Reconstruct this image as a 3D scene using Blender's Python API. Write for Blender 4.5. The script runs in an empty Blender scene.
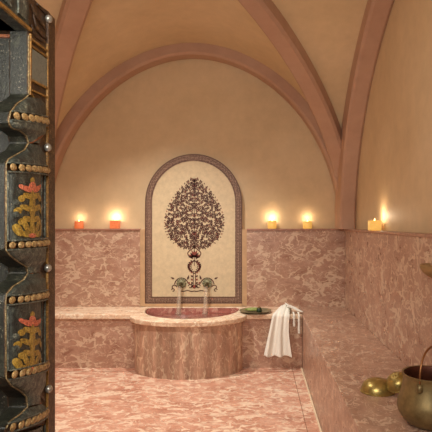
import bpy, bmesh, math, random
from mathutils import Vector, Matrix
C = bpy.context.scene.collection
PI = math.pi
F = 521.0; VX, VY, EYE = 257.0, 223.0, 1.25      # focal length in pixels, principal point, eye height

# ------------------------------------------------------------ materials
def srgb(r, g, b):
    f = lambda c: (c/255/12.92) if c/255 <= .04045 else ((c/255+.055)/1.055)**2.4
    return (f(r), f(g), f(b), 1)
P = lambda *a: srgb(*a)
class NT:
    def __init__(s, name):
        s.m = bpy.data.materials.new(name); s.m.use_nodes = True
        s.t = s.m.node_tree; s.n = s.t.nodes; s.l = s.t.links
        s.b = s.n['Principled BSDF']
    def N(s, typ, **kw):
        x = s.n.new(typ)
        for k, v in kw.items():
            if k.startswith('_'): setattr(x, k[1:], v)
            else: x.inputs[k.replace('__', ' ')].default_value = v
        return x
    def L(s, a, b): s.l.new(a, b)
    def math(s, op, a, b=None, clamp=False):
        x = s.n.new('ShaderNodeMath'); x.operation = op; x.use_clamp = clamp
        for i, v in enumerate((a, b)):
            if v is None: continue
            if isinstance(v, (int, float)): x.inputs[i].default_value = v
            else: s.L(v, x.inputs[i])
        return x.outputs[0]
    def mix(s, fac, a, b, mode='MIX'):
        x = s.n.new('ShaderNodeMix'); x.data_type = 'RGBA'; x.blend_type = mode
        if isinstance(fac, (int, float)): x.inputs[0].default_value = fac
        else: s.L(fac, x.inputs[0])
        for i, v in ((6, a), (7, b)):
            if isinstance(v, tuple): x.inputs[i].default_value = v
            else: s.L(v, x.inputs[i])
        return x.outputs[2]
    def ramp(s, fac, stops):
        x = s.n.new('ShaderNodeValToRGB'); e = x.color_ramp.elements
        while len(e) < len(stops): e.new(.5)
        for el, (p, c) in zip(e, stops): el.position = p; el.color = c if isinstance(c, tuple) else (c, c, c, 1)
        s.L(fac, x.inputs[0]); return x.outputs[0]
    def coords(s, scale=(1, 1, 1), loc=(0, 0, 0)):
        tc = s.n.new('ShaderNodeNewGeometry'); mp = s.n.new('ShaderNodeMapping')
        mp.inputs['Scale'].default_value = scale; mp.inputs['Location'].default_value = loc
        s.L(tc.outputs['Position'], mp.inputs[0]); return mp.outputs[0]
    def noise(s, vec, scale, detail=3, rough=.5, dist=0.):
        x = s.N('ShaderNodeTexNoise', Scale=scale, Detail=detail, Roughness=rough, Distortion=dist)
        s.L(vec, x.inputs['Vector']); return x.outputs[0]
    def bump(s, h, strength=.3, dist=.01):
        x = s.N('ShaderNodeBump', Strength=strength, Distance=dist); s.L(h, x.inputs['Height']); s.L(x.outputs[0], s.b.inputs['Normal'])

def marble(name, dark, mid, light, vein, scale=1., stretch=(1, 1, 1), rough=.32, vw=.05, streak=None, bump=.1):
    s = NT(name)
    c = s.coords(stretch)
    warp = s.N('ShaderNodeTexNoise', Scale=5*scale, Detail=3); s.L(c, warp.inputs['Vector'])
    wv = s.n.new('ShaderNodeVectorMath'); wv.operation = 'MULTIPLY_ADD'
    s.L(warp.outputs['Color'], wv.inputs[0]); wv.inputs[1].default_value = (.22/scale,)*3; s.L(c, wv.inputs[2])
    p = wv.outputs[0]
    base = s.ramp(s.noise(p, 5*scale, 5, .6), [(.3, dark), (.5, mid), (.72, light)])
    # flame-like figure: distance of a warped noise from its middle value
    n1 = s.noise(p, 6.5*scale, 2, .45)
    r1 = s.math('ABSOLUTE', s.math('SUBTRACT', n1, .5))
    wdt = s.math('MULTIPLY', s.ramp(s.noise(p, 4.2*scale, 2), [(.4, .0), (.62, 1.)]), vw)
    v1 = s.math('SUBTRACT', 1., s.math('DIVIDE', r1, s.math('ADD', wdt, .006)), True)
    n2 = s.noise(p, 13*scale, 2, .5)
    r2 = s.math('ABSOLUTE', s.math('SUBTRACT', n2, .47))
    wd2 = s.math('MULTIPLY', s.ramp(s.noise(c, 6*scale, 2), [(.45, .0), (.65, 1.)]), vw*1.2)
    v2 = s.math('SUBTRACT', 1., s.math('DIVIDE', r2, s.math('ADD', wd2, .004)), True)
    v = s.math('MAXIMUM', s.ramp(v1, [(.0, 0.), (.35, .85)]), s.math('MULTIPLY', s.ramp(v2, [(.05, 0.), (.5, .8)]), .75))
    fine = s.ramp(s.noise(p, 30*scale, 4, .6), [(.3, .86), (.7, 1.08)])
    col = s.mix(v, base, vein)
    dk = s.math('SUBTRACT', 1., s.math('DIVIDE', s.math('ABSOLUTE', s.math('SUBTRACT', n1, .57)), .02), True)
    col = s.mix(s.math('MULTIPLY', dk, .35), col, dark)
    col = s.mix(1., col, fine, 'MULTIPLY')
    if streak:
        cs = s.coords((14, 14, 1.0))
        st = s.ramp(s.noise(cs, 1., 4, .6), [(.38, (.62, .60, .56, 1)), (.6, (1.05, 1.04, 1.02, 1))])
        col = s.mix(streak, col, st, 'MULTIPLY')
    s.L(col, s.b.inputs['Base Color'])
    s.L(s.ramp(s.noise(p, 9, 3), [(.3, rough*.8), (.7, rough*1.3)]), s.b.inputs['Roughness'])
    s.bump(fine, bump, .004)
    return s.m
M = {}
M['dado'] = marble('pink breccia marble', P(158,116,97), P(180,140,119), P(196,159,138), P(218,190,164), 1.8, (.8, .85, 1.25), vw=.055)
M['bench'] = marble('brown pink marble bench', P(150,112,93), P(168,129,108), P(184,146,124), P(206,176,152), 2.5, (1.2, .8, 1), vw=.045)
M['floor'] = marble('pale pink floor marble', P(176,118,96), P(206,152,128), P(222,178,154), P(242,216,190), 1.9, (.7, 1.1, 1), vw=.075, rough=.28)
M['ledge'] = marble('cream pink marble slab', P(206,166,138), P(226,194,164), P(236,210,182), P(246,230,206), 2.2, vw=.08, rough=.3)
M['basin'] = marble('streaked basin marble', P(172,134,114), P(198,160,138), P(214,182,158), P(234,210,184), 1.6, (1.5, 1.5, .6), vw=.028, streak=.8)
M['bowl'] = marble('wet red basin lining', P(150,88,80), P(178,112,100), P(194,132,118), P(210,160,142), 1.5, rough=.15)

def plaster(name, c1, c2, c3):
    s = NT(name); c = s.coords()
    n = s.noise(c, 1.6, 6, .6)
    col = s.ramp(n, [(.3, c1), (.5, c2), (.7, c3)])
    s.L(s.mix(1., col, s.ramp(s.noise(c, 12, 5, .6), [(.3, .95), (.7, 1.04)]), 'MULTIPLY'), s.b.inputs['Base Color'])
    s.b.inputs['Roughness'].default_value = .62
    s.bump(s.noise(c, 25, 5, .6), .12, .01)
    return s.m
M['plaster'] = plaster('cream tadelakt', P(206,180,142), P(214,189,151), P(220,196,160))
M['rib'] = plaster('terracotta pink tadelakt', P(176,137,114), P(184,147,124), P(192,156,133))

def simple(name, col, rough=.5, metal=0., emit=None, es=1., var=0., vscale=20, bump=0.):
    s = NT(name); s.b.inputs['Roughness'].default_value = rough; s.b.inputs['Metallic'].default_value = metal
    n = s.noise(s.coords(), vscale, 5, .65)
    lo = tuple(c*(1-var) for c in col[:3])+(1,); hi = tuple(min(1, c*(1+var)) for c in col[:3])+(1,)
    s.L(s.ramp(n, [(.35, lo), (.65, hi)]), s.b.inputs['Base Color'])
    if bump: s.bump(n, bump, .006)
    if emit: s.b.inputs['Emission Color'].default_value = emit; s.b.inputs['Emission Strength'].default_value = es
    return s.m
M['field'] = simple('ivory mosaic field', P(216,196,160), .45, var=.08, vscale=30)
M['trimstone'] = simple('tan stone trim', P(196,160,122), .5, var=.1, vscale=15)
M['cap'] = simple('brown marble cap edge', P(168,124,104), .4, var=.2, vscale=25)
M['motif'] = simple('dark red brown inlay', P(78,34,28), .5, var=.3, vscale=40)
M['motifred'] = simple('brick red inlay', P(138,66,52), .5, var=.2, vscale=40)
M['outline'] = simple('dark border line', P(96,66,52), .5, var=.2)
M['bronze'] = simple('verdigris bronze', P(134,130,100), .55, .2, var=.3, vscale=60, bump=.3)
M['bronzed'] = simple('dark aged bronze', P(78,64,40), .45, .6, var=.3, vscale=60)
M['brass'] = simple('tarnished brass', P(166,144,84), .34, .75, var=.25, vscale=25)
M['oldbrass'] = simple('dull olive brass', P(130,112,74), .42, .6, var=.3, vscale=18)
M['potin'] = simple('dark brown pot inside', P(84,44,28), .5, .6, var=.3)  # darker and browner than the outside of the pot
M['tanbrass'] = simple('worn tan brass', P(160,128,84), .5, .35, var=.15)
M['copper'] = simple('copper handle', P(150,104,66), .35, .8, var=.2)
M['towel'] = simple('white cotton', P(238,236,226), .95, var=.04, vscale=120, bump=.25)
M['tray'] = simple('grey green metal tray', P(134,128,98), .4, .45, var=.2)
M['green'] = simple('green soap', P(138,150,78), .5, var=.25, vscale=60)
M['darkgreen'] = simple('dark green glass', P(36,52,34), .15, var=.2)
M['grout'] = simple('white grout', P(222,200,170), .7, var=.1)
M['joint'] = simple('dark joint', P(140,96,72), .8)
M['flame'] = simple('flame', P(255,210,130), .5, emit=srgb(255,190,100), es=14)
M['wick'] = simple('wick', P(40,26,16), .9)
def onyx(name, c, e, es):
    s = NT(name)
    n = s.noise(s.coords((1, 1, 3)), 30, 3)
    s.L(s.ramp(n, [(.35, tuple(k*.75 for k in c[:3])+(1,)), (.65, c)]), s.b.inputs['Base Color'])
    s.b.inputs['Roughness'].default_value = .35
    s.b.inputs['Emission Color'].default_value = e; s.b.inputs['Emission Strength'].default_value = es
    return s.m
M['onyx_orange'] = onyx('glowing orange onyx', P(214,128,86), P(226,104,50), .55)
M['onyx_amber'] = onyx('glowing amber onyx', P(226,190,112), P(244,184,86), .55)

# woodwork
def paintwood(name, cols, scale=30, stretch=(1, 1, 1), rough=.45, bump=.5):
    s = NT(name); c = s.coords(stretch)
    n = s.noise(c, scale, 8, .75, .4)
    k = len(cols)
    base = s.ramp(n, [(.3+.4*i/(k-1), cc) for i, cc in enumerate(cols)])
    n2 = s.noise(s.coords(), 210, 4, .7)
    base = s.mix(1., base, s.ramp(n2, [(.34, (.35, .33, .30, 1)), (.5, (.95, .95, .95, 1)), (.66, (1.5, 1.45, 1.35, 1))]), 'MULTIPLY')
    n3 = s.noise(s.coords(), 330, 3, .6)
    chip = s.math('MULTIPLY', s.ramp(n3, [(.62, 0.), (.68, 1.)]), s.ramp(s.noise(s.coords(), 30, 3), [(.45, 0.), (.6, .6)]))
    s.L(s.mix(chip, base, P(196,184,158)), s.b.inputs['Base Color'])
    s.b.inputs['Roughness'].default_value = rough
    s.bump(s.math('ADD', n, n2), bump, .004)
    return s.m
M['darkgreenwood'] = paintwood('worn dark green paint', [P(10,10,7), P(24,25,18), P(38,40,32), P(72,72,58)], 34, (1, 1, .35))
M['brownwood'] = paintwood('carved brown wood', [P(22,14,9), P(48,31,18), P(76,50,28), P(122,88,54)], 40)
M['specklewood'] = paintwood('speckled carved edge', [P(32,20,13), P(62,40,25), P(88,62,40), P(160,132,92)], 90)
M['teal'] = paintwood('worn blue black paint', [P(14,15,13), P(34,37,34), P(62,68,62), P(128,128,110)], 50, (1, 1, .6))
M['greyblue'] = paintwood('worn grey blue paint', [P(24,26,24), P(54,60,56), P(96,102,92), P(176,172,150)], 60)
M['ochre'] = paintwood('ochre paint', [P(92,72,24), P(158,126,46), P(200,170,84)], 70)
M['ochreline'] = paintwood('dull ochre line', [P(84,58,22), P(140,100,44), P(176,134,66)], 70)
M['edgeline'] = paintwood('rubbed edge highlight', [P(60,48,30), P(120,100,66), P(190,172,130)], 90)
M['cream'] = paintwood('cream bead paint', [P(104,76,44), P(170,138,88), P(214,192,150)], 90)
M['redpaint'] = paintwood('faded coral paint', [P(150,66,44), P(206,110,82), P(222,150,118)], 90)
M['rust'] = paintwood('rust brown paint', [P(70,34,16), P(128,68,34), P(156,92,52)], 60)
M['shadewood'] = paintwood('shade black wood', [P(8,8,8), P(14,13,12), P(24,22,20)], 20)  # near-black colour paints in the shade under the lintel
M['steel'] = simple('silver nail head', P(170,168,160), .35, .7, var=.3, vscale=80)
def latticemat():
    s = NT('dotted lattice paint'); c = s.coords((1, 1, 1))
    v = s.N('ShaderNodeTexVoronoi', Scale=190.); v.inputs['Randomness'].default_value = .35; s.L(c, v.inputs['Vector'])
    d = s.ramp(v.outputs['Distance'], [(.3, P(34,34,32)), (.5, P(118,118,106))])
    s.L(d, s.b.inputs['Base Color']); s.b.inputs['Roughness'].default_value = .5; return s.m
M['lattice'] = latticemat()
def bordermat():
    s = NT('mosaic border pattern'); c = s.coords((1, 1, 1))
    v = s.N('ShaderNodeTexVoronoi', Scale=70.); v.inputs['Randomness'].default_value = .25; s.L(c, v.inputs['Vector'])
    d = s.ramp(v.outputs['Distance'], [(.25, P(92,58,50)), (.6, P(176,146,122))])
    s.L(d, s.b.inputs['Base Color']); s.b.inputs['Roughness'].default_value = .5; return s.m
M['border'] = bordermat()
def watermat(name, tint, rough=.04, alpha=1.):
    s = NT(name); s.b.inputs['Base Color'].default_value = tint
    s.b.inputs['Transmission Weight'].default_value = 1.; s.b.inputs['IOR'].default_value = 1.33
    s.b.inputs['Roughness'].default_value = rough; s.b.inputs['Alpha'].default_value = alpha
    s.bump(s.noise(s.coords(), 22, 3), .25, .01)
    return s.m
M['water'] = watermat('water', (.95, .86, .84, 1))
def streammat():
    s = NT('falling water'); s.b.inputs['Base Color'].default_value = P(236,220,200)
    s.b.inputs['Roughness'].default_value = .2; s.b.inputs['Transmission Weight'].default_value = .4
    s.b.inputs['IOR'].default_value = 1.1
    n = s.noise(s.coords((1, 1, .08)), 140, 3)
    s.L(s.ramp(n, [(.4, .25), (.65, .6)]), s.b.inputs['Alpha'])
    return s.m
M['stream'] = streammat()

# ------------------------------------------------------------ object helpers
def tag(o, label=None, cat=None, group=None, kind=None):
    if label: o['label'] = label
    if cat: o['category'] = cat
    if group: o['group'] = group
    if kind: o['kind'] = kind
    return o
def obj(name, bm, mats, parent=None, smooth=False, label=None):
    me = bpy.data.meshes.new(name)
    bmesh.ops.recalc_face_normals(bm, faces=bm.faces)
    bm.to_mesh(me); bm.free()
    for m in (mats if isinstance(mats, (list, tuple)) else [mats]): me.materials.append(m)
    if smooth:
        for p in me.polygons: p.use_smooth = True
        if smooth != 'all':
            try: me.set_sharp_from_angle(angle=math.radians(smooth if smooth is not True else 40))
            except Exception: pass
    o = bpy.data.objects.new(name, me); C.objects.link(o)
    if parent is not None:
        o.parent = parent
        loc = Vector((0, 0, 0)); q = parent
        while q is not None: loc += q.location; q = q.parent
        o.location = -loc          # meshes are built in world coordinates
    if label: o['label'] = label
    return o
def thing(name, loc, label, cat, group=None):
    o = bpy.data.objects.new(name, None); C.objects.link(o); o.location = loc
    o.empty_display_size = .05
    return tag(o, label, cat, group)
def struct(name, bm, m, smooth=False):
    o = obj(name, bm, m, None, smooth); o['kind'] = 'structure'; return o
def box(bm, x0, x1, y0, y1, z0, z1, bev=0., mi=0):
    vs = [bm.verts.new((x, y, z)) for x in (x0, x1) for y in (y0, y1) for z in (z0, z1)]
    fs = [bm.faces.new([vs[i] for i in q]) for q in ((0,1,3,2),(4,6,7,5),(0,4,5,1),(2,3,7,6),(0,2,6,4),(1,5,7,3))]
    for f in fs: f.material_index = mi
    if bev:
        es = list({e for f in fs for e in f.edges})
        bmesh.ops.bevel(bm, geom=es, offset=bev, segments=2, affect='EDGES', profile=.5)
    return bm
def B(*a, **k): return box(bmesh.new(), *a, **k)
def grid(bm, rows, closed=False, mi=0):
    vr = [[bm.verts.new(p) for p in r] for r in rows]
    for a, b in zip(vr, vr[1:]):
        n = len(a)
        for i in range(n if closed else n-1):
            j = (i+1) % n
            try: f = bm.faces.new((a[i], a[j], b[j], b[i])); f.material_index = mi
            except ValueError: pass
    return vr
def lathe(prof, cx=0, cy=0, seg=40, bm=None, mi=0, mat=None):
    bm = bm or bmesh.new()
    rows = []
    for r, z in prof:
        r = max(r, 1e-5)
        row = [Vector((r*math.cos(2*PI*k/seg), r*math.sin(2*PI*k/seg), z)) for k in range(seg)]
        if mat is not None: row = [mat @ p for p in row]
        rows.append([p + Vector((cx, cy, 0)) for p in row])
    grid(bm, rows, True, mi)
    bmesh.ops.remove_doubles(bm, verts=bm.verts, dist=2e-5)
    return bm
def tube(bm, pts, r, seg=10, mi=0, caps=True):
    pts = [Vector(p) for p in pts]; rows = []
    up = None
    for i, p in enumerate(pts):
        t = (pts[min(i+1, len(pts)-1)] - pts[max(i-1, 0)]).normalized()
        if up is None: up = t.orthogonal().normalized()
        up = (up - t*up.dot(t)).normalized()
        s = t.cross(up); rr = r[i] if isinstance(r, (list, tuple)) else r
        rows.append([p + rr*(up*math.cos(2*PI*k/seg) + s*math.sin(2*PI*k/seg)) for k in range(seg)])
    vr = grid(bm, rows, True, mi)
    if caps:
        for q in (vr[0], vr[-1]):
            f = bm.faces.new(q); f.material_index = mi
    return bm
def prism(bm, loops, conv, d0, d1, mi=0):
    """closed loops (outer + holes) of 2-D points; conv(a, b, d) gives 3-D; extruded from d0 to d1"""
    edges = []; rings = []
    for lp in loops:
        v = [bm.verts.new(conv(a, b, d0)) for a, b in lp]; rings.append(v)
        edges += [bm.edges.new((v[i], v[(i+1) % len(v)])) for i in range(len(v))]
    r = bmesh.ops.triangle_fill(bm, use_beauty=True, use_dissolve=False, edges=edges)
    fs = [f for f in r['geom'] if isinstance(f, bmesh.types.BMFace)]
    m = {}
    for lp, v in zip(loops, rings):
        for (a, b), q in zip(lp, v): m[q] = bm.verts.new(conv(a, b, d1))
    for f in fs: f.material_index = mi; g = bm.faces.new([m[q] for q in f.verts]); g.material_index = mi
    for v in rings:
        for i in range(len(v)):
            a, b = v[i], v[(i+1) % len(v)]
            g = bm.faces.new((a, b, m[b], m[a])); g.material_index = mi
    return bm
def sphere(bm, c, r, su=10, sv=7, mi=0):
    rx, ry, rz = r if isinstance(r, (tuple, list)) else (r, r, r)
    n0 = len(bm.verts)
    rows = [[(c[0]+rx*math.sin(PI*j/sv)*math.cos(2*PI*k/su), c[1]+ry*math.sin(PI*j/sv)*math.sin(2*PI*k/su), c[2]+rz*math.cos(PI*j/sv)) for k in range(su)] for j in range(1, sv)]
    vr = grid(bm, rows, True, mi)
    for ring, z in ((vr[0], rz), (vr[-1], -rz)):
        t = bm.verts.new((c[0], c[1], c[2]+z))
        for k in range(su):
            f = bm.faces.new((ring[k], ring[(k+1) % su], t)); f.material_index = mi
    return bm

# ------------------------------------------------------------ room
CX, A = -.60, 1.485             # vault centre and half width
YB = 4.96; BL = 2.50; CY = YB-BL; YF = -1.7
SPR, H = 1.197, 1.71
XR, XL = CX+A, CX-A
DXR, DXL, DYB = XR-.06, XL+.06, YB-.07     # dado faces
BZ = .465                        # bench height
BX = .388                        # right bench front
LY = 4.49                        # ledge front
def prof(s): return H*max(0., 1-abs(s)**1.9)**.51
NS = 48
S = [math.sin(PI/2*i/NS) for i in range(NS+1)]
SS = [-s for s in reversed(S[1:])] + S

bm = B(XL-.3, XR+.3, YF-.2, YB+.3, -.1, 0); struct('floor', bm, M['floor'])
struct('wall_back', B(XL-.2, XR+.2, YB, YB+.2, 0, 3.2), M['plaster'])
struct('wall_front', B(XL-.2, XR+.2, YF-.2, YF, 0, 3.2), M['plaster'])
struct('wall_right', B(XR, XR+.2, YF, YB, 0, 3.2), M['plaster'])
struct('wall_left', B(XL-.2, XL, YF, YB, 0, 3.2), M['plaster'])
bm = bmesh.new()
for sg in (1, -1):
    rows = [[(CX+A*s, CY+sg*BL*abs(s), SPR+prof(s)), (CX+A*s, CY+sg*BL, SPR+prof(s))] for s in SS]
    grid(bm, rows)
    rows = [[(CX+sg*A*abs(s), CY+BL*s, SPR+prof(s)), (CX+sg*A, CY+BL*s, SPR+prof(s))] for s in SS]
    grid(bm, rows)
grid(bm, [[(CX+A*s, CY-BL, SPR+prof(s)), (CX+A*s, YF, SPR+prof(s))] for s in SS])
bmesh.ops.remove_doubles(bm, verts=bm.verts, dist=1e-4)
cei = struct('ceiling', bm, M['plaster'], 30)
# plaster shell above the vault so that it has thickness
def rib(path, wdir, w0, w1, depth, name, over=.015):
    """path of 3-D points on the vault surface; the section spans w0..w1 along wdir and hangs `depth` below"""
    bm = bmesh.new(); rows = []
    n = len(path)
    wdir = Vector(wdir).normalized()
    for i, p in enumerate(path):
        t = (Vector(path[min(i+1, n-1)])-Vector(path[max(i-1, 0)])).normalized()
        nn = wdir.cross(t).normalized()
        if nn.z > 0: nn = -nn
        if i in (0, n-1):
            c = Vector((CX, CY if abs(wdir.x) > .01 and abs(wdir.y) > .01 else p[1], 0)) - Vector((p[0], p[1], 0))
            if wdir.y < .01 or True:
                nn = Vector((t.y*wdir.z, 0, 0)) if False else nn
        p = Vector(p); b = .02
        lo = p+nn*depth
        rows.append([p-nn*over+wdir*w0, lo+wdir*w0-nn*b, lo+wdir*(w0+b), lo+wdir*(w1-b), lo+wdir*w1-nn*b, p-nn*over+wdir*w1])
    grid(bm, rows, True)
    return struct(name, bm, M['rib'], 35)
def down(path):                   # straight feet under the springing
    a, b = path[0], path[-1]
    return [(a[0], a[1], a[2]-.015)]+path+[(b[0], b[1], b[2]-.015)]
RW = .19; RD = .075
T = [-math.cos(PI*i/96) for i in range(97)]
def wallrib(name, conv, ao, ai, hi, w0, w1):
    """arch against a wall: fills the strip between the vault line and a smaller inner arch; conv(a, z, w) -> 3-D"""
    rows = []; b = .02
    for s_ in [-1.0001]+T+[1.0001]:
        s1 = max(-1, min(1, s_)); dz = -.002 if abs(s_) > 1 else 0
        zo, zi = SPR+prof(s1), SPR+prof(s1)*hi/H
        o_, n_ = (s1*ao, zo+dz), (s1*ai, zi+dz)
        d = Vector((o_[0]-n_[0], o_[1]-n_[1])); d = d.normalized() if d.length > 1e-6 else Vector((0, 1))
        up = (o_[0]+d.x*.015, o_[1]+d.y*.015); nb = (n_[0]+d.x*b, n_[1]+d.y*b)
        rows.append([conv(*up, w0), conv(*nb, w0), conv(*n_, w0+b), conv(*n_, w1-b), conv(*nb, w1), conv(*up, w1)])
    bm = bmesh.new(); grid(bm, rows, True)
    return struct(name, bm, M['rib'], 35)
wallrib('trim_1', lambda a, z, w: (CX+a, YB-w, z), A, A-.115, H-.10, 0, .17)
wallrib('trim_2', lambda a, z, w: (CX+a, CY-BL-w, z), A, A-.115, H-.10, -.17, .17)
wallrib('trim_3', lambda a, z, w: (XR-w, CY+a, z), BL, 2.18, H-.085, 0, .145)
wallrib('trim_4', lambda a, z, w: (XL+w, CY+a, z), BL, 2.18, H-.085, 0, .145)
dl = math.hypot(A, BL)
rib(down([(CX+A*s, CY+BL*s, SPR+prof(s)) for s in T]), (-BL/dl, A/dl, 0), -.078, .078, .085, 'trim_5')
rib(down([(CX+A*s, CY-BL*s, SPR+prof(s)) for s in T]), (BL/dl, A/dl, 0), -.078, .078, .085, 'trim_6')

# panel extents
PX0, PX1 = -1.055, -.141; PC = (PX0+PX1)/2; PR = (PX1-PX0)/2
# marble dado with its cap, one run per wall
def dado(name, x0, x1, y0, y1, capdir):
    t = thing(name, ((x0+x1)/2, (y0+y1)/2, 0), *capdir)
    return t
for nm, (x0, x1, y0, y1), cp in (('trim_7', (DXL, PX0-.045, DYB, YB), (0, 0, -.012, 0)),
                                 ('trim_8', (PX1+.045, XR, DYB, YB), (0, 0, -.012, 0)),
                                 ('trim_9', (DXR, XR, YF, DYB), (-.012, 0, 0, 0)),
                                 ('trim_10', (XL, DXL, YF, YB), (0, .012, 0, 0))):
    struct(nm, B(x0, x1, y0, y1, 0, 1.180), M['dado'])
for nm, a in (('trim_11', (DXL+.012, PX0-.045, DYB-.012, YB)), ('trim_12', (PX1+.045, DXR-.012, DYB-.012, YB)),
              ('trim_13', (DXR-.012, XR, YF, YB)), ('trim_14', (XL, DXL+.012, YF, YB))):
    struct(nm, B(*a, 1.180, SPR, bev=.003), M['cap'])
# stone strips closing the dado beside the panel
struct('trim_15', B(PX0-.045, PX0, DYB+.01, YB, BZ, 1.19), M['trimstone'])
struct('trim_16', B(PX1, PX1+.045, DYB+.01, YB, BZ, 1.19), M['trimstone'])
# floor border strip joints and grout
struct('trim_17', B(.300, .304, 2.0, LY-.02, 0, .0012), M['joint'])
struct('trim_18', B(BX-.012, BX, YF, LY, 0, .006), M['grout'])
struct('trim_19', B(XL+.1, BX-.012, 4.385, 4.389, 0, .0012), M['joint'])

# right bench
t = thing('marble_bench', (.6, 2.5, 0), 'long pink-brown marble bench along the wall with brass vessels on it', 'bench')
obj('bench_body', B(BX+.003, DXR, YF, DYB, 0, BZ-.03), M['bench'], t)
obj('bench_top', B(BX, DXR, YF, DYB, BZ-.03, BZ, bev=.006), M['bench'], t)

# back ledge: continuous slab with basin opening
BCX = -.587; BW = .462; BFY = 4.15
def arc(cx, cy, rx, ry, n, a0=PI, a1=2*PI): return [(cx+rx*math.cos(a0+(a1-a0)*i/n), cy+ry*math.sin(a0+(a1-a0)*i/n)) for i in range(n+1)]
ow = BW+.035
outer = [(DXL, DYB), (DXL, LY-.02), (BCX-ow-.03, LY-.02)] + arc(BCX, LY-.02, ow, LY-.02-BFY+.03, 40)[0:] + [(BCX+ow+.03, LY-.02), (BX, LY-.02), (BX, DYB)]
IW, IY, IB, IF = .425, 4.80, 4.83, 4.27
inner = [(BCX+IW*math.cos(a), IY+(IF-IY)*abs(math.sin(a))**.9) for a in [PI*i/40 for i in range(41)]]
inner = inner + [(BCX-IW+.03, IB), (BCX+IW-.03, IB)]
bm = prism(bmesh.new(), [outer, inner], lambda a, b, d: (a, b, d), BZ, BZ-.042)
sl = obj('marble_ledge', bm, M['ledge'])
md = sl.modifiers.new('b', 'BEVEL'); md.width = .008; md.segments = 2; md.limit_method = 'ANGLE'; md.angle_limit = math.radians(50)
tag(sl, 'cream-pink marble ledge slab running along the back wall and around the basin', 'ledge')
struct('trim_20', B(DXL, BCX-BW+.005, LY, DYB, 0, BZ-.042), M['dado'])
struct('trim_21', B(BCX+BW-.005, BX, LY, DYB, 0, BZ-.042), M['dado'])

# basin
t = thing('wash_basin', (BCX, 4.5, 0), 'rounded pink marble wash basin filled with water under the arched panel', 'basin')
o2 = arc(BCX, LY, BW, LY-BFY, 48)
body = o2 + [(BCX+BW, DYB), (BCX-BW, DYB)]
inn2 = [(BCX+(x-BCX)*1.01, min(y, IB)) for x, y in inner]
bm = prism(bmesh.new(), [body, inn2], lambda a, b, d: (a, b, d), .0, BZ-.042)
obj('basin_body', bm, M['basin'], t, 35)
bm = bmesh.new(); rows = []
for k, (sc, z) in enumerate(((.988, BZ-.003), (.98, .40), (.93, .34), (.8, .29), (.5, .262), (.02, .26))):
    rows.append([(BCX+(x-BCX)*sc, 4.6+(y-4.6)*sc, z) for x, y in inner])
grid(bm, rows, True)
obj('basin_bowl', bm, M['bowl'], t, 60)
bm = bmesh.new()
WZ = .418
f = bm.faces.new([bm.verts.new((BCX+(x-BCX)*.982, 4.6+(y-4.6)*.982, WZ)) for x, y in inner])
obj('water', bm, M['water'], t)

# ------------------------------------------------------------ arched mosaic panel
PY = YB-.045
PZ0, PZT = .49, 1.25+(223-154)*PY/F
PSP = PZT-PR
def archloop(off, n=48):
    r = PR-off
    return [(PC-r, PZ0+off), (PC+r, PZ0+off)] + [(PC+r*math.cos(PI*i/n), PSP+r*math.sin(PI*i/n)) for i in range(n+1)]
cv = lambda a, b, d: (a, d, b)
t = thing('mosaic_panel', (PC, YB-.02, PZ0), 'tall arched ivory panel with dark red tree inlay above the basin', 'panel')
bm = prism(bmesh.new(), [archloop(.064)], cv, PY+.003, YB-.001); obj('ivory_field', bm, M['field'], t)
bm = bmesh.new()
prism(bm, [archloop(.0), archloop(.066)], cv, PY, YB-.001, 0)
prism(bm, [archloop(.0), archloop(.009)], cv, PY-.002, PY+.001, 1)
prism(bm, [archloop(.052), archloop(.060)], cv, PY-.002, PY+.001, 1)
prism(bm, [archloop(.022), archloop(.026)], cv, PY-.002, PY+.001, 1)
obj('patterned_border', bm, [M['border'], M['outline']], t)
obj('sill_strip', B(PX0+.002, PX1-.002, YB-.07, YB-.002, BZ, PZ0), M['trimstone'], t)

rnd = random.Random(5)
def ribbon(bm, pts, w, y, mi=0):
    rows = []
    n = len(pts)
    for i, (a, b) in enumerate(pts):
        p, q = pts[max(i-1, 0)], pts[min(i+1, n-1)]
        dx, dz = q[0]-p[0], q[1]-p[1]; l = math.hypot(dx, dz) or 1
        ww = w[i] if isinstance(w, list) else w
        rows.append([(a-dz/l*ww/2, y, b+dx/l*ww/2), (a+dz/l*ww/2, y, b-dx/l*ww/2)])
    grid(bm, rows, False, mi)
def leaf(bm, x, z, l, w, ang, y, mi=0):
    c, s = math.cos(ang), math.sin(ang)
    pts = [(0, 0), (.3*l, w*.5), (.6*l, w*.42), (l, 0), (.6*l, -w*.42), (.3*l, -w*.5)]
    f = bm.faces.new([bm.verts.new((x+a*c-b*s, y, z+a*s+b*c)) for a, b in pts]); f.material_index = mi
def disc(bm, x, z, r, y, mi=0, n=8):
    f = bm.faces.new([bm.verts.new((x+r*math.cos(2*PI*k/n), y, z+r*math.sin(2*PI*k/n))) for k in range(n)]); f.material_index = mi
pxm = PY/F
def pz(py): return 1.25+(223-py)*pxm
TX = 257+0; 
TC = (194.3-257)*pxm
HW = [(176, 0), (180, 5), (185, 11), (192, 17), (200, 22.5), (208, 26.5), (216, 29), (224, 29.5), (231, 28.5), (237, 26), (243, 20), (248, 11), (251, 3), (252, 0)]
def half(py):                      # half width of the tree crown at a height, read as picture rows
    for (a, b), (c, d) in zip(HW, HW[1:]):
        if a <= py <= c: return b+(d-b)*(py-a)/(c-a)
    return 0
bm = bmesh.new(); Y1 = PY+.0015
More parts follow.
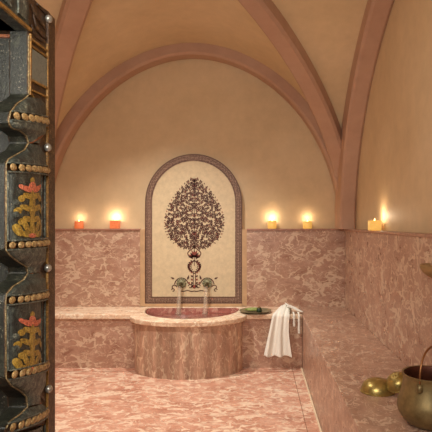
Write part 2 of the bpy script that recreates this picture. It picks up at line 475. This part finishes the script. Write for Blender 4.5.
def scroll(x, z, r, sgn, ang, w=.0078):
    for m in (1, -1):
        pts = []
        for i in range(17):
            a = ang+sgn*i*.42; rr = r*(1-.052*i)
            pts.append((TC+m*(x+rr*math.cos(a)), z+rr*math.sin(a)))
        ribbon(bm, pts, [w*(1-.02*i) for i in range(17)], Y1)
        disc(bm, pts[-1][0], pts[-1][1], .0065, Y1, 1 if rnd.random() < .3 else 0)
        for i in (2, 6, 9):
            a = ang+sgn*i*.42
            p = pts[i]
            lx = a+sgn*.9 if True else a
            la = lx if m == 1 else PI-lx
            leaf(bm, p[0], p[1], r*.66, .0105, la, Y1-.0002*(i+1))
pts_c = []
tries = 0
while tries < 6000:
    tries += 1
    py = rnd.uniform(178, 249); hw = half(py)*pxm
    x = rnd.uniform(.006, max(.0065, hw-.010)); z = pz(py)
    if x > hw-.012: continue
    if all((x-a)**2+(z-b)**2 > .0248**2 for a, b in pts_c) and x > .008: pts_c.append((x, z))
for a, b in pts_c: scroll(a, b, rnd.uniform(.014, .019), rnd.choice((1, -1)), rnd.uniform(0, 6.28))
# edge sprigs, top tip and central stem
for k in range(26):
    py = 179+k*2.75; hw = half(py)*pxm
    for m in (1, -1):
        a = math.atan2(pz(py)-pz(222), hw)+rnd.uniform(-.5, .5)
        la = a if m == 1 else PI-a
        leaf(bm, TC+m*(hw-.008), pz(py), .020, .010, la, Y1-.0004, k % 4 == 0)
ribbon(bm, [(TC, pz(180+i*2)) for i in range(44)], .006, Y1)
for m in (1, -1):
    leaf(bm, TC, pz(183), .05, .012, PI/2+m*.0, Y1)
    leaf(bm, TC, pz(180), .024, .009, PI/2+m*.9, Y1, 1)
    for q in range(6): leaf(bm, TC+m*.004, pz(190+q*9), .03, .011, PI/2-m*.6, Y1-.0003, q % 2)
obj('tree_motif', bm, [M['motif'], M['motifred']], t)
# palmette, wreath, stem and scrolls below the crown
bm = bmesh.new()
for k in range(9): leaf(bm, TC, pz(257), .075 if k in (3, 4, 5) else .06, .02, PI*k/8, Y1, k % 2)
disc(bm, TC, pz(253.5), .018, Y1-.0004, 1, 12)
for m in (1, -1):
    ribbon(bm, [(TC+m*(.012+.05*math.sin(PI*i/12)), pz(259-i*.9)) for i in range(13)], .009, Y1)
    ribbon(bm, [(TC+m*.046*math.sin(PI*i/16), pz(260+i*.85)) for i in range(17)], .008, Y1)
    for i in range(1, 8):
        leaf(bm, TC+m*.046*math.sin(PI*i/8), pz(260+i*1.7), .026, .017, (PI/2-1.1) if m == 1 else (PI/2+1.1), Y1-.0003)
        leaf(bm, TC+m*.046*math.sin(PI*i/8), pz(260+i*1.7), .022, .014, (-.6) if m == 1 else (PI+.6), Y1-.0003, 1)
        leaf(bm, TC+m*.040*math.sin(PI*i/8), pz(260+i*1.7), .018, .010, (PI-.5) if m == 1 else .5, Y1-.0003)
    ribbon(bm, [(TC+m*.010, pz(273+i*1.7)) for i in range(10)], .007, Y1)
    for q in range(4): leaf(bm, TC+m*(.014), pz(277+q*3.4), .026, .018, PI/2-m*.9, Y1, q == 1)
    sx = TC+m*.122
    ribbon(bm, [(sx-m*.064*math.cos(.25+i*.2), pz(285)+.066*math.sin(.25+i*.2)) for i in range(15)], .009, Y1)   # arch over the rosette
    ribbon(bm, [(sx+m*.066+m*.022*math.cos(PI+i*.45), pz(286)-.01-.022*math.sin(PI+i*.45)*.8) for i in range(10)], .008, Y1)
    ribbon(bm, [(sx+m*(.08+.014*math.cos(i*.5)), pz(290)+.012*math.sin(i*.5)) for i in range(11)], .008, Y1)
    ribbon(bm, [(TC+m*.0125*i, pz(291)-.004*math.sin(i*.9)) for i in range(11)], .008, Y1)
    ribbon(bm, [(TC+m*(.036+.020*math.cos(i*.5)), pz(286)+.016*math.sin(i*.5)) for i in range(12)], .008, Y1)
    leaf(bm, sx+m*.066, pz(279), .04, .016, .4 if m == 1 else PI-.4, Y1)
    leaf(bm, TC+m*.065, pz(280), .05, .018, (PI/2+.3*m), Y1)
    disc(bm, TC+m*.05, pz(283), .010, Y1, 1)
leaf(bm, TC, pz(289), .045, .022, PI/2, Y1-.0004, 1)
obj('stem_motif', bm, [M['motif'], M['motifred']], t)

# ------------------------------------------------------------ spouts and falling water
for m, lab in ((-1, 'left green bronze rosette spout pouring water into the basin'), (1, 'right green bronze rosette spout pouring water into the basin')):
    sx, sz = TC+m*.122, 1.25-(283-223)*pxm
    t = thing('water_spout', (sx, PY, sz), lab, 'spout', 'rosette spouts on the arched panel')
    bm = bmesh.new()
    Mx = Matrix.Rotation(PI/2, 4, 'X')
    mt = lambda pr: lathe(pr, sx, 0, 24, bm, 0, Matrix.Translation((0, PY, sz)) @ Mx)
    mt([(.0, .03), (.012, .028), (.016, .018), (.024, .014), (.03, .012), (.036, .008), (.038, .0)])
    for k in range(10):
        a = 2*PI*k/10; sphere(bm, (sx+.036*math.cos(a), PY-.006, sz+.036*math.sin(a)), (.0125, .009, .0125), 8, 6)
    obj('rosette', bm, M['bronze'], t, 50)
    bm = bmesh.new()
    tube(bm, [(sx, PY-.01, sz-.002), (sx-.0, PY-.05, sz-.004), (sx, PY-.085, sz-.012), (sx, PY-.10, sz-.028)], [.016, .012, .011, .013], 12)
    obj('spout_pipe', bm, M['bronzed'], t, 50)
    bm = bmesh.new(); pts = []; rr = []
    for i in range(15):
        k = i/14; z = sz-.028-(sz-.028-WZ)*k
        pts.append((sx-.006*k, PY-.10-.05*math.sqrt(k), z)); rr.append(.015+.008*k+.0015*math.sin(i*2.3))
    rr[-1] = .03
    tube(bm, pts, rr, 12)
    w = obj('water_stream', bm, M['stream'], None, 60)
    tag(w, ('left' if m < 0 else 'right')+' stream of falling water between its spout and the basin', 'water stream', 'water streams of the spouts')

# ------------------------------------------------------------ candles in onyx holders
def candle(name, x, y, d, h, mat, label, cat='candle holder', sq=False, group='glowing stone candle holders on the dado'):
    t = thing(name, (x, y, SPR), label, cat, group)
    z = SPR+.0005; r = d/2
    if sq:
        bm = bmesh.new(); rows = []
        for rr, zz in ((r*.9, z), (r, z+.006), (r, z+h-.004), (r*.96, z+h), (r*.75, z+h), (r*.72, z+h*.72), (.001, z+h*.72)):
            rows.append([(x+rr*a, y+rr*b, zz) for a, b in ((-1,-1),(1,-1),(1,1),(-1,1))])
        grid(bm, rows, True); obj('holder', bm, mat, t)
    else:
        bm = lathe([(r*.86, z), (r, z+.006), (r, z+h*.5), (r*.97, z+h-.004), (r*.92, z+h), (r*.74, z+h-.002), (r*.70, z+h*.74), (.0, z+h*.74)], x, y, 28)
        obj('holder', bm, mat, t, 50)
    bm = tube(bmesh.new(), [(x, y, z+h*.72), (x+.001, y, z+h*.72+.008)], .0012, 6); obj('wick', bm, M['wick'], t)
    fz = z+h*.74+.006
    bm = lathe([(.0, fz), (.0045, fz+.006), (.0050, fz+.012), (.003, fz+.02), (.0, fz+.028)], x, y, 12)
    obj('flame', bm, M['flame'], t, 'all')
    ld = bpy.data.lights.new('candle_light', 'POINT'); ld.color = (1, .80, .54); ld.shadow_soft_size = .02
    lo = bpy.data.objects.new('candle_light', ld); C.objects.link(lo); lo.location = (x, y, fz+.045)
    return ld
def bx(px, yy): return (px-257)*yy/F
cy = YB-.045
EN = 1.15
for args, e in (((bx(79, cy), cy, .082, .070, M['onyx_orange'], 'orange glowing candle holder on the dado, nearest the painted door frame'), .22),
                ((bx(115, cy), cy, .078, .078, M['onyx_orange'], 'orange glowing candle holder on the dado just left of the arched panel', 'candle holder', True), .62),
                ((bx(272, cy), cy, .082, .072, M['onyx_amber'], 'amber glowing candle holder on the dado just right of the arched panel'), .55),
                ((bx(307.5, cy), cy, .086, .068, M['onyx_amber'], 'amber glowing candle holder on the back dado beside the vault ribs'), .35)):
    l = candle('candle_holder', *args); l.energy = e*EN
xx = XR-.05; yy = xx*F/(376-257)
l = candle('candle_holder', xx-.012, yy-.01, .078, .07, M['onyx_amber'], 'square amber candle holder alone on the right wall dado', 'candle holder', True); l.energy = .95

# ------------------------------------------------------------ tray, soap and bottle
ty = 4.575; tx = (255.5-257)*ty/F
t = tag(obj('metal_tray', lathe([(.0, BZ+.004), (.06, BZ+.001), (.075, BZ+.001), (.12, BZ+.012), (.140, BZ+.017), (.141, BZ+.021), (.118, BZ+.016), (.07, BZ+.006), (.0, BZ+.006)], tx, ty, 48), M['tray'], None, 60),
        'round grey-green metal tray on the ledge between basin and towel', 'tray')
bm = bmesh.new()
for k in range(5):
    a = -.1+.05*k
    sphere(bm, (tx-.03+.012*math.sin(k*2.1), ty+.02-.012*k, BZ+.026+.006*(k % 2)), (.058, .012, .011), 12, 8)
tag(obj('soap_bundle', bm, M['green'], None, 60), 'green soap bundle lying on the grey-green metal tray', 'soap')
bp = [(.0, 0), (.022, 0), (.026, .008), (.024, .026), (.014, .036), (.009, .04), (.009, .046), (.0, .047)]
tb = thing('glass_jar', (tx+.032, ty-.03, BZ+.008), 'small dark green lidded jar on the metal tray', 'jar')
obj('jar_body', lathe([(r, BZ+.0085+z) for r, z in bp[:5]], tx+.032, ty-.03, 24), M['darkgreen'], tb, 50)
obj('lid', lathe([(.015, BZ+.044), (.015, BZ+.05), (.006, BZ+.053), (.006, BZ+.058), (.0, BZ+.06)], tx+.032, ty-.03, 24), M['oldbrass'], tb, 50)

# ------------------------------------------------------------ towel
t = thing('bath_towel', (.22, 4.45, BZ), 'white cotton towel draped over the ledge corner beside the right bench', 'towel')
keys = [  # y, z, left x, right x, fold depth
 (4.70, .482, .235, .30, .004), (4.665, .50, .215, .31, .006), (4.61, .530, .195, .30, .008), (4.55, .522, .175, .295, .009),
 (4.49, .498, .150, .285, .010), (4.455, .482, .138, .280, .012), (4.438, .455, .126, .278, .012), (4.432, .40, .115, .272, .015),
 (4.427, .32, .098, .272, .018), (4.424, .24, .080, .280, .022), (4.420, .17, .064, .290, .025), (4.418, .12, .054, .298, .026)]
def lerpk(v):
    f = v*(len(keys)-1); i = min(int(f), len(keys)-2); k = f-i
    k = k*k*(3-2*k)*.4+k*.6
    return [a+(b-a)*k for a, b in zip(keys[i], keys[i+1])]
rows = []
for j in range(61):
    v = j/60; y, z, xa, xb, fd = lerpk(v); row = []
    for i in range(49):
        u = i/48
        w = math.sin(u*15+.6*math.sin(v*4))*.7+.3*math.sin(u*29+2+v*2)
        edge = math.sin(PI*u)**.4
        n = fd*w*.8
        x = xa+(xb-xa)*u+.004*math.sin(u*21+1.5)*v
        if z < .47: row.append((x, y-.008-n*.7, z+.008*math.sin(u*17+1)*max(0, v-.6)*2.))
        else: row.append((x, y, z*1.-(1-edge)*(z-.472)*.9+n*.5))
    rows.append(row)
bm = bmesh.new(); grid(bm, rows)
o = obj('towel_drape', bm, M['towel'], t, 'all')
md = o.modifiers.new('s', 'SOLIDIFY'); md.thickness = .005
# end of the cloth lying to the right, with twisted fringes over the edge
rows = []
for j in range(21):
    v = j/20; row = []
    for i in range(15):
        u = i/14
        x = .255+.135*v; ya = 4.475+.015*v; yb = 4.64-.10*v
        z = BZ+.006+(1-v)**.9*.068*math.sin(PI*(.25+.55*u)) + .006*math.sin(u*14+v*6)*(1-.5*v)+.010
        row.append((x+.01*math.sin(u*9), ya+(yb-ya)*u, z))
    rows.append(row)
bm = bmesh.new(); grid(bm, rows)
o = obj('towel_end', bm, M['towel'], t, 'all')
md = o.modifiers.new('s', 'SOLIDIFY'); md.thickness = .005
for fx, zb in ((.315, .365), (.357, .305)):
    n = 16; pts = [(fx-.005, 4.50, BZ+.012), (fx, 4.472, BZ+.012), (fx+.002, 4.458, BZ+.0)]
    pts += [(fx+.003+.001*math.sin(k), 4.455-.002*math.sin(k*2), BZ-.01-(BZ-.01-zb)*k/n) for k in range(n+1)]
    bm = tube(bmesh.new(), pts, [.008]*3+[.0105+.001*math.sin(k*1.7) for k in range(n+1)], 8)
    obj('fringe', bm, M['towel'], t, 'all')

# ------------------------------------------------------------ brass pot and bowls
bcx, bcy = .680, 2.03
t = thing('brass_pot', (bcx, bcy, BZ), 'large dull brass pot with a thin looped handle on the marble bench', 'pot')
z0 = BZ+.0005
prf = [(.0, 0), (.06, 0), (.085, .006), (.112, .026), (.127, .052), (.131, .074), (.127, .096), (.119, .120), (.111, .15), (.107, .175), (.107, .190), (.112, .196), (.112, .200), (.105, .199)]
obj('pot_body', lathe([(r, z0+z) for r, z in prf], bcx, bcy, 64), M['oldbrass'], t, 50)
obj('pot_inside', lathe([(r, z0+z) for r, z in [(.105, .199), (.100, .19), (.102, .15), (.118, .10), (.116, .05), (.06, .01), (.0, .01)]], bcx, bcy, 64), M['potin'], t, 60)
# bail handle across the mouth
pts = []
for i in range(33):
    a = PI*i/32
    d = -.106*math.cos(a); hh = .195+.115*math.sin(a)**.75
    if i in (0, 32): hh = .17
    pts.append((bcx+d*.66, bcy+d*.75, z0+hh-.008))
obj('handle', tube(bmesh.new(), pts, .0042, 10), M['copper'], t, 'all', 'thin copper coloured handle')
for q in (pts[0], pts[-1]):
    obj('handle_lug', sphere(bmesh.new(), (q[0], q[1], q[2]), (.014, .014, .02), 12, 8), M['oldbrass'], t, 60)
def dome(name, x, y, r, h, rot, z, label, part=True):
    Mt = Matrix.Translation((0, 0, z)) @ rot
    pr = [(r*1.06, 0), (r*1.06, .004), (r, .006), (r*.98, h*.3), (r*.86, h*.62), (r*.62, h*.86), (r*.3, h*.98), (.018, h), (.0, h)]
    t = thing(name, (x, y, BZ), label, 'bowl', 'upturned brass bath bowls on the bench')
    obj('bowl_shell', lathe(pr, x, y, 48, None, 0, Mt), M['brass'], t, 50)
    pr = [(r*1.05, .001), (r*.96, .004), (r*.93, h*.3), (r*.8, h*.58), (r*.5, h*.82), (0, h*.92)]
    obj('bowl_inside', lathe(pr, x, y, 48, None, 0, Mt), M['oldbrass'], t, 50)
    bm = lathe([(0, h+.003), (.007, h+.002), (.010, h-.001), (.0, h-.003)], x, y, 16, None, 0, Mt)
    obj('centre_boss', bm, M['brass'], t, 60)
yy = 2.43
dome('brass_bowl', (377.5-257)*yy/F, yy, .076, .060, Matrix.Identity(4), BZ+.001, 'upturned brass bowl lying flat on the bench, farther from the pot')
yy = 2.36
R = Matrix.Rotation(math.radians(-30), 4, 'Y') @ Matrix.Rotation(math.radians(20), 4, 'X')
dome('brass_bowl', (398.5-257)*yy/F, yy, .053, .047, R, BZ+.058, 'smaller brass bowl tilted against the big pot')

# wall bowl at the right edge
wy = 2.47
t = thing('wall_bowl', (DXR, wy, 1.0), 'rounded tan metal bowl fixed to the right marble wall above the bench', 'wall bowl')
bm = bmesh.new(); rows = []
wz = 1.25-(263-223)*2.5/F
for r, z in ((.085, 0), (.09, -.005), (.086, -.022), (.072, -.038), (.045, -.055), (.015, -.064), (.001, -.066)):
    rows.append([(DXR-.0-.75*r*math.sin(PI*k/24), wy-.06+1.0*r*math.cos(PI*k/24), wz+z) for k in range(25)])
grid(bm, rows)
rows = [[(DXR-.75*r*math.sin(PI*k/24), wy-.06+1.0*r*math.cos(PI*k/24), wz+z) for k in range(25)] for r, z in ((.085, 0), (.07, 0), (.06, -.02), (.03, -.04), (.001, -.05))]
grid(bm, rows)
bmesh.ops.remove_doubles(bm, verts=bm.verts, dist=1e-5)
obj("bowl_shell", bm, M["tanbrass"], t, 50)


# ------------------------------------------------------------ painted door frame (its face is the plane x = DFX)
DFX = -.60
def fy(px, X=DFX): return F*(-X)/(257-px)
def fz(px, py, X=DFX): return 1.25+(223-py)*fy(px, X)/F
def Q(px, py, X=DFX): y = fy(px); return (y, 1.25+(223-py)*y/F)       # (Y, Z) on the face
t = thing('door_frame', (DFX-.1, 1.4, 0), 'old carved wooden door frame painted dark green, ochre and cream', 'door frame'); t['kind'] = 'thing'
ZT = 1.855; ZL = 1.752
# jamb board with scalloped near edge
yN, yF_ = fy(28), fy(53)
edge = [(28, 36), (28, 95), (24, 99), (17, 103), (10, 112), (8, 122), (11, 128), (20, 131), (26, 136), (28, 143), (24, 150), (15, 155), (8, 159), (5.5, 164),
        (5.5, 250), (10, 256), (18, 262), (26, 267), (27.5, 273), (23, 280), (13, 286), (6, 294), (5, 302), (5.5, 378), (11, 386), (20, 391), (26, 397), (27, 407), (20, 414), (10, 421), (5.5, 428), (5.5, 470)]
loop = [Q(*e) for e in edge]
loop = [(yN, ZL)] + loop[1:] + [(fy(5.5), .0), (yF_, 0), (yF_, ZT), (yN, ZT)]
cvx = lambda a, b, d: (d, a, b)
bm = prism(bmesh.new(), [loop], cvx, DFX-.05, DFX)
jb = obj('jamb_board', bm, [M['brownwood'], M['darkgreenwood']], t)
for p in jb.data.polygons:
    if abs(p.normal.x) < .5 and p.center.y < yN+.02: p.material_index = 1
md = jb.modifiers.new('b', 'BEVEL'); md.width = .003; md.segments = 1; md.limit_method = 'ANGLE'
obj('reveal_panel', B(DFX-.55, DFX-.045, yN+.012, yN+.04, 0, ZL-.012), M['darkgreenwood'], t, label='worn dark green inner panel')
obj('soffit', B(DFX-.55, DFX-.03, .2, yN+.04, ZL-.0, ZL+.04), M['shadewood'], t, label='dark underside')
obj('reveal_rail', B(DFX-.55, DFX-.045, yN+.004, yN+.02, ZL-.014, ZL-.006), M['rust'], t)
# lintel
bm = B(DFX-.55, DFX+.004, .2, yN, ZL, ZT, bev=.004); obj('lintel', bm, M['teal'], t)
for k in range(7):
    y = yN-.02-k*.085
    obj('lintel_panel', B(DFX+.003, DFX+.008, y-.05, y, ZL+.02, ZT-.02, .002), M['greyblue'], t)
bm = bmesh.new()
box(bm, DFX+.003, DFX+.010, .2, yN, ZL, ZL+.008)
obj('lintel_bead', bm, M['ochreline'], t)
obj('near_jamb', B(DFX-.55, DFX, .1, .25, 0, ZT, bev=.004), M['brownwood'], t)
# end strip
bm = B(DFX-.05, DFX+.006, fy(46.5), yF_+.002, 0, ZT-.004, bev=.002); obj('edge_strip', bm, M['specklewood'], t)
bm = bmesh.new()
def strip(bm, p, q, w, X0=DFX, X1=DFX+.006, mi=0):
    """bar on the face between picture points p and q, w metres wide"""
    a, b = Vector(Q(*p)), Vector(Q(*q)); d = (b-a).normalized(); n = Vector((-d.y, d.x))*w/2
    prism(bm, [[tuple(a-n), tuple(b-n), tuple(b+n), tuple(a+n)]], cvx, X0, X1, mi)
strip(bm, (29.3, 34), (28.8, 95), .005); strip(bm, (46.3, 44), (46.3, 440), .004)
strip(bm, (30, 39), (45.5, 51), .006, mi=0); strip(bm, (30, 46), (45.5, 57), .005)
strip(bm, (30, 80), (45.5, 88), .006); strip(bm, (30, 90), (45.5, 97), .005)
strip(bm, (29, 92), (37, 106), .004)
strip(bm, (26, 133), (45, 126), .003)
obj('ochre_beading', bm, M['ochreline'], t)
bm = bmesh.new()
prism(bm, [[Q(30, 48), Q(45.5, 59), Q(45.5, 86.5), Q(30, 78.5)]], cvx, DFX, DFX+.004)
obj('lattice_panel', bm, M['lattice'], t)
# carved sweeping leaves beside the necks and at the top
bm = bmesh.new()
def sweep(pts, w, mi=0):
    P3 = []; bm = bmesh.new()
    for i in range(25):
        k = i/24*(len(pts)-1); j = min(int(k), len(pts)-2); u = k-j
        p0 = pts[max(j-1, 0)]; p1 = pts[j]; p2 = pts[j+1]; p3 = pts[min(j+2, len(pts)-1)]
        c = [.5*((2*b)+(-a+cc)*u+(2*a-5*b+4*cc-d)*u*u+(-a+3*b-3*cc+d)*u**3) for a, b, cc, d in zip(p0, p1, p2, p3)]
        y, z = Q(*c); P3.append((DFX+.003, y, z))
    tube(bm, P3, [w*(.35+.65*math.sin(PI*i/24)) for i in range(25)], 8, 0)
    obj('carved_scroll', bm, M['rust' if mi else 'brownwood'], t, 60)
for a in ([(30, 24), (33, 32), (38, 38), (44, 42)], [(32, 14), (35, 26), (40, 34), (46, 38)], [(30, 4), (34, 14), (40, 22), (45, 30)], [(36, 4), (42, 10), (47, 14), (50, 20)]):
    sweep(a, .006, 0)
for dy in (0, 120, 241):
    sweep([(29, 143+dy), (34, 139+dy), (40, 134+dy), (44, 128+dy)], .008, 1)
    sweep([(29, 143+dy), (32, 150+dy), (38, 154+dy), (44, 160+dy)], .006, 0)
    sweep([(29, 148+dy), (31, 155+dy), (35, 160+dy), (42, 165+dy)], .005, 1)
    sweep([(31, 139+dy), (36, 143+dy), (38, 148+dy), (36, 152+dy)], .005, 0)
bm.free()
# colonnettes
def bulge(s, D=.022): return DFX+D*math.sqrt(max(0, 1-s*s))**1.0
def colon(y0a, y0b, y1a, y1b, flip):
    """y0a/y0b: picture rows of the top at the near and far side; y1a/y1b: of the bottom"""
    x0, x1 = 8., 39.
    rows = []
    for j in range(13):
        v = j/12; row = []
        for i in range(17):
            s = -math.cos(PI*i/16); px = x0+(x1-x0)*(s+1)/2; u = (px-5.5)/40
            ya = y0a+(y0b-y0a)*u; yb = y1a+(y1b-y1a)*u
            y, z = Q(px, ya+(yb-ya)*v); row.append((bulge(s), y, z))
        rows.append(row)
    bm = bmesh.new(); grid(bm, rows)
    o = obj('colonnette', bm, M['teal'], t, 60)
    # painted flower following the round face
    bm = bmesh.new(); m = 23.5
    def blob(cx_, cy_, rx, ry, rot, mi):
        cx_ = m+(cx_-m)*1.22; rx *= 1.22; ry *= 1.08
        n = 14; vs = []; c, s_ = math.cos(rot), math.sin(rot)
        cs = (cx_-x0)/(x1-x0)*2-1
        ctr = bm.verts.new((bulge(cs)+.0022+.0004*mi, *Q(cx_, cy_)))
        for k in range(n):
            a = 2*PI*k/n; du, dv = rx*math.cos(a), ry*math.sin(a)
            px, py = cx_+du*c-dv*s_, cy_+du*s_+dv*c
            ss = max(-1, min(1, (px-x0)/(x1-x0)*2-1)); vs.append(bm.verts.new((bulge(ss)+.0014+.0004*mi, *Q(px, py))))
        for k in range(n):
            f = bm.faces.new((vs[k], vs[(k+1) % n], ctr)); f.material_index = mi
    h = y1a-y0a; T0 = y0a+5
    # coral flower on top
    for a, b, rx, ry, rt in ((0, 10, 3, 4, 0), (-4, 13, 4, 2.6, .5), (4, 13, 4, 2.6, -.5), (-7.5, 11, 2.6, 1.8, .9), (7.5, 11, 2.6, 1.8, -.9)):
        blob(m+a, T0+b, rx, ry, rt, 1)
    blob(m, T0+4.5, 2, 3, 0, 0)
    for q, (dy, ln) in enumerate(((20, 8), (32, 10), (43, 8))):
        for sg in (-1, 1):
            blob(m+sg*ln*.42, T0+dy, ln*.5, 2.6, sg*-.45, 0)
            blob(m+sg*ln*.95, T0+dy+2.6, 2.2, 3.2, sg*-.2, 0)
    blob(m, T0+30, 2.6, 15, 0, 0)
    for sg in (-1, 1):
        blob(m+sg*5, T0+50, 2, 6.5, sg*.35, 0); blob(m+sg*9.5, T0+54, 2.4, 6, sg*.25, 0)
        blob(m+sg*5.5, T0+58.0, 6, 2.6, sg*-.25, 0)
    blob(m, T0+51, 2.4, 7, 0, 0)
    blob(m, T0+59.5, 3.2, 2.2, 0, 1)
    for sg, dy in ((-1, 26), (1, 38), (1, 26), (-1, 38)):
        blob(m+sg*10.5, T0+dy, 1.6, 2.6, 0, 2)
    obj('painted_flower', bm, [M['ochre'], M['redpaint'], M['greyblue']], o)
    for px in (6.8, 40.6, 44.0):
        bm = bmesh.new(); u = (px-5.5)/40
        a = Q(px, y0a+(y0b-y0a)*u); b = Q(px, y1a+(y1b-y1a)*u)
        tube(bm, [(DFX+.002, *a), (DFX+.002, *b)], .0032, 8)
        obj('side_moulding', bm, M['greyblue'], o, 60)
colon(171, 171, 240, 240, 0)
colon(305, 300, 371, 363, 0)
colon(436, 424, 515, 500, 0)
def beads(p, q, n, r, name='bead_band'):
    bm = bmesh.new()
    for i in range(n):
        u = (i+.5)/n; px = p[0]+(q[0]-p[0])*u; py = p[1]+(q[1]-p[1])*u
        s = (px-6)/(40)*2-1; s = max(-.95, min(.95, s))
        y, z = Q(px, py); y2, z2 = Q(p[0]+(q[0]-p[0])*(u+.5/n), py)
        sphere(bm, (bulge(s, .024)-.001, y, z), (.004, abs(y2-y)*1.12, r*.92), 12, 8)
    obj(name, bm, M['cream'], t, 60)
    bm = bmesh.new()
    for dy in (-1, 1):
        pts = []
        for i in range(13):
            u = i/12; px = p[0]+(q[0]-p[0])*u; py = p[1]+(q[1]-p[1])*u+dy*4.6
            s = max(-.98, min(.98, (px-6)/40*2-1)); pts.append((bulge(s, .024), *Q(px, py)))
        tube(bm, pts, .0022, 6)
    obj('band_edge', bm, M['greyblue'], t, 60)
beads((8, 115.5), (44, 121.5), 6, .0105)
beads((6, 167), (46, 170.5), 7, .0100)
beads((5.5, 245.5), (46, 242.5), 7, .0095)
beads((5.5, 300.5), (44, 294.5), 7, .0100)
beads((7, 375), (45, 365), 7, .0105)
beads((6, 428), (44, 412), 7, .0110)
# flared vase pieces between the bands: round, narrowing to the neck
def edgepx(py):
    for (a, b), (c, d) in zip(edge, edge[1:]):
        if b <= py <= d and d > b:
            u = (py-b)/(d-b); return a+(c-a)*u
    return 28.
def vase(ya, yb, slope, mat):
    """round flared piece of the colonnette between picture rows ya and yb of its near edge"""
    rows = []
    for j in range(17):
        py = ya+(yb-ya)*j/16; e = edgepx(py)+.3
        half_ = (33-e); far = min(44, e+half_*1.6+3)
        k0 = min(1., (far-e)/37); row = []
        for i in range(15):
            s = -math.cos(PI*i/14); px = e+(far-e)*(s+1)/2
            y, z = Q(px, py+slope*(px-e)/38)
            row.append((DFX+.001+.024*k0*math.sqrt(max(0, 1-s*s)), y, z))
        rows.append(row)
    bm = bmesh.new(); grid(bm, rows); obj('flared_capital', bm, M[mat], t, 60)
vase(97, 111, 5, 'teal'); vase(119, 142, 5, 'greyblue'); vase(144, 163.5, 4, 'teal')
vase(249.5, 273, -3, 'greyblue'); vase(274, 296, -5, 'teal')
vase(378.5, 406, -9, 'greyblue'); vase(408, 425, -13, 'teal')
# worn scalloped edge, its highlight painted in as a pale line
bm = bmesh.new(); pts = [(DFX+.0015, *Q(*e)) for e in edge if e[1] < 440]
tube(bm, pts, .0018, 6); obj('edge_line', bm, M['edgeline'], t, 60)
for px, py in ((46, 19), (45, 147.5), (45, 268), (46, 389)):
    y, z = Q(px, py)
    bm = bmesh.new(); sphere(bm, (DFX+.008, y, z), (.010, .0125, .0115), 14, 9); obj('nail_head', bm, M['steel'], t, 60, )

# ------------------------------------------------------------ light
W = bpy.data.worlds.new('World'); bpy.context.scene.world = W; W.use_nodes = True
W.node_tree.nodes['Background'].inputs[0].default_value = (.9, .6, .35, 1); W.node_tree.nodes['Background'].inputs[1].default_value = .02
def spot(loc, to, e, size, blend=.6, rad=.05, col=(1, .95, .86)):
    l = bpy.data.lights.new('spot', 'SPOT'); l.energy = e; l.spot_size = math.radians(size); l.spot_blend = blend; l.shadow_soft_size = rad; l.color = col
    o = bpy.data.objects.new('spot', l); C.objects.link(o); o.location = loc
    o.rotation_euler = (Vector(to)-Vector(loc)).to_track_quat('-Z', 'Y').to_euler(); return o
def area(loc, to, e, sx, sy, col=(1, .95, .86)):
    l = bpy.data.lights.new('area', 'AREA'); l.shape = 'RECTANGLE'; l.size = sx; l.size_y = sy; l.energy = e; l.color = col
    o = bpy.data.objects.new('area', l); C.objects.link(o); o.location = loc
    o.rotation_euler = (Vector(to)-Vector(loc)).to_track_quat('-Z', 'Y').to_euler(); return o
spot((-.75, 3.9, 2.80), (-.75, 4.1, 0), 165, 100, 1., .04)
spot((-1.2, 2.7, 2.80), (-1.1, 3.4, 0), 160, 110, 1., .06)
area((-.6, .3, 1.75), (-.7, 4.9, .9), 46, 1.2, .8)
area((0.3, -.5, 1.9), (-.6, 1.4, 1.2), 5, .5, .5)

cam = bpy.data.cameras.new('camera'); co = bpy.data.objects.new('camera', cam); C.objects.link(co)
co.location = (0, 0, EYE); co.rotation_euler = (PI/2, 0, 0)
cam.sensor_width = 36; cam.sensor_fit = 'HORIZONTAL'; cam.lens = 36*F/432
cam.shift_x = (216-VX)/432; cam.shift_y = (VY-216)/432
cam.clip_start = .02
sc = bpy.context.scene; sc.camera = co
sc.view_settings.view_transform = 'Standard'; sc.view_settings.look = 'None'; sc.view_settings.exposure = 0
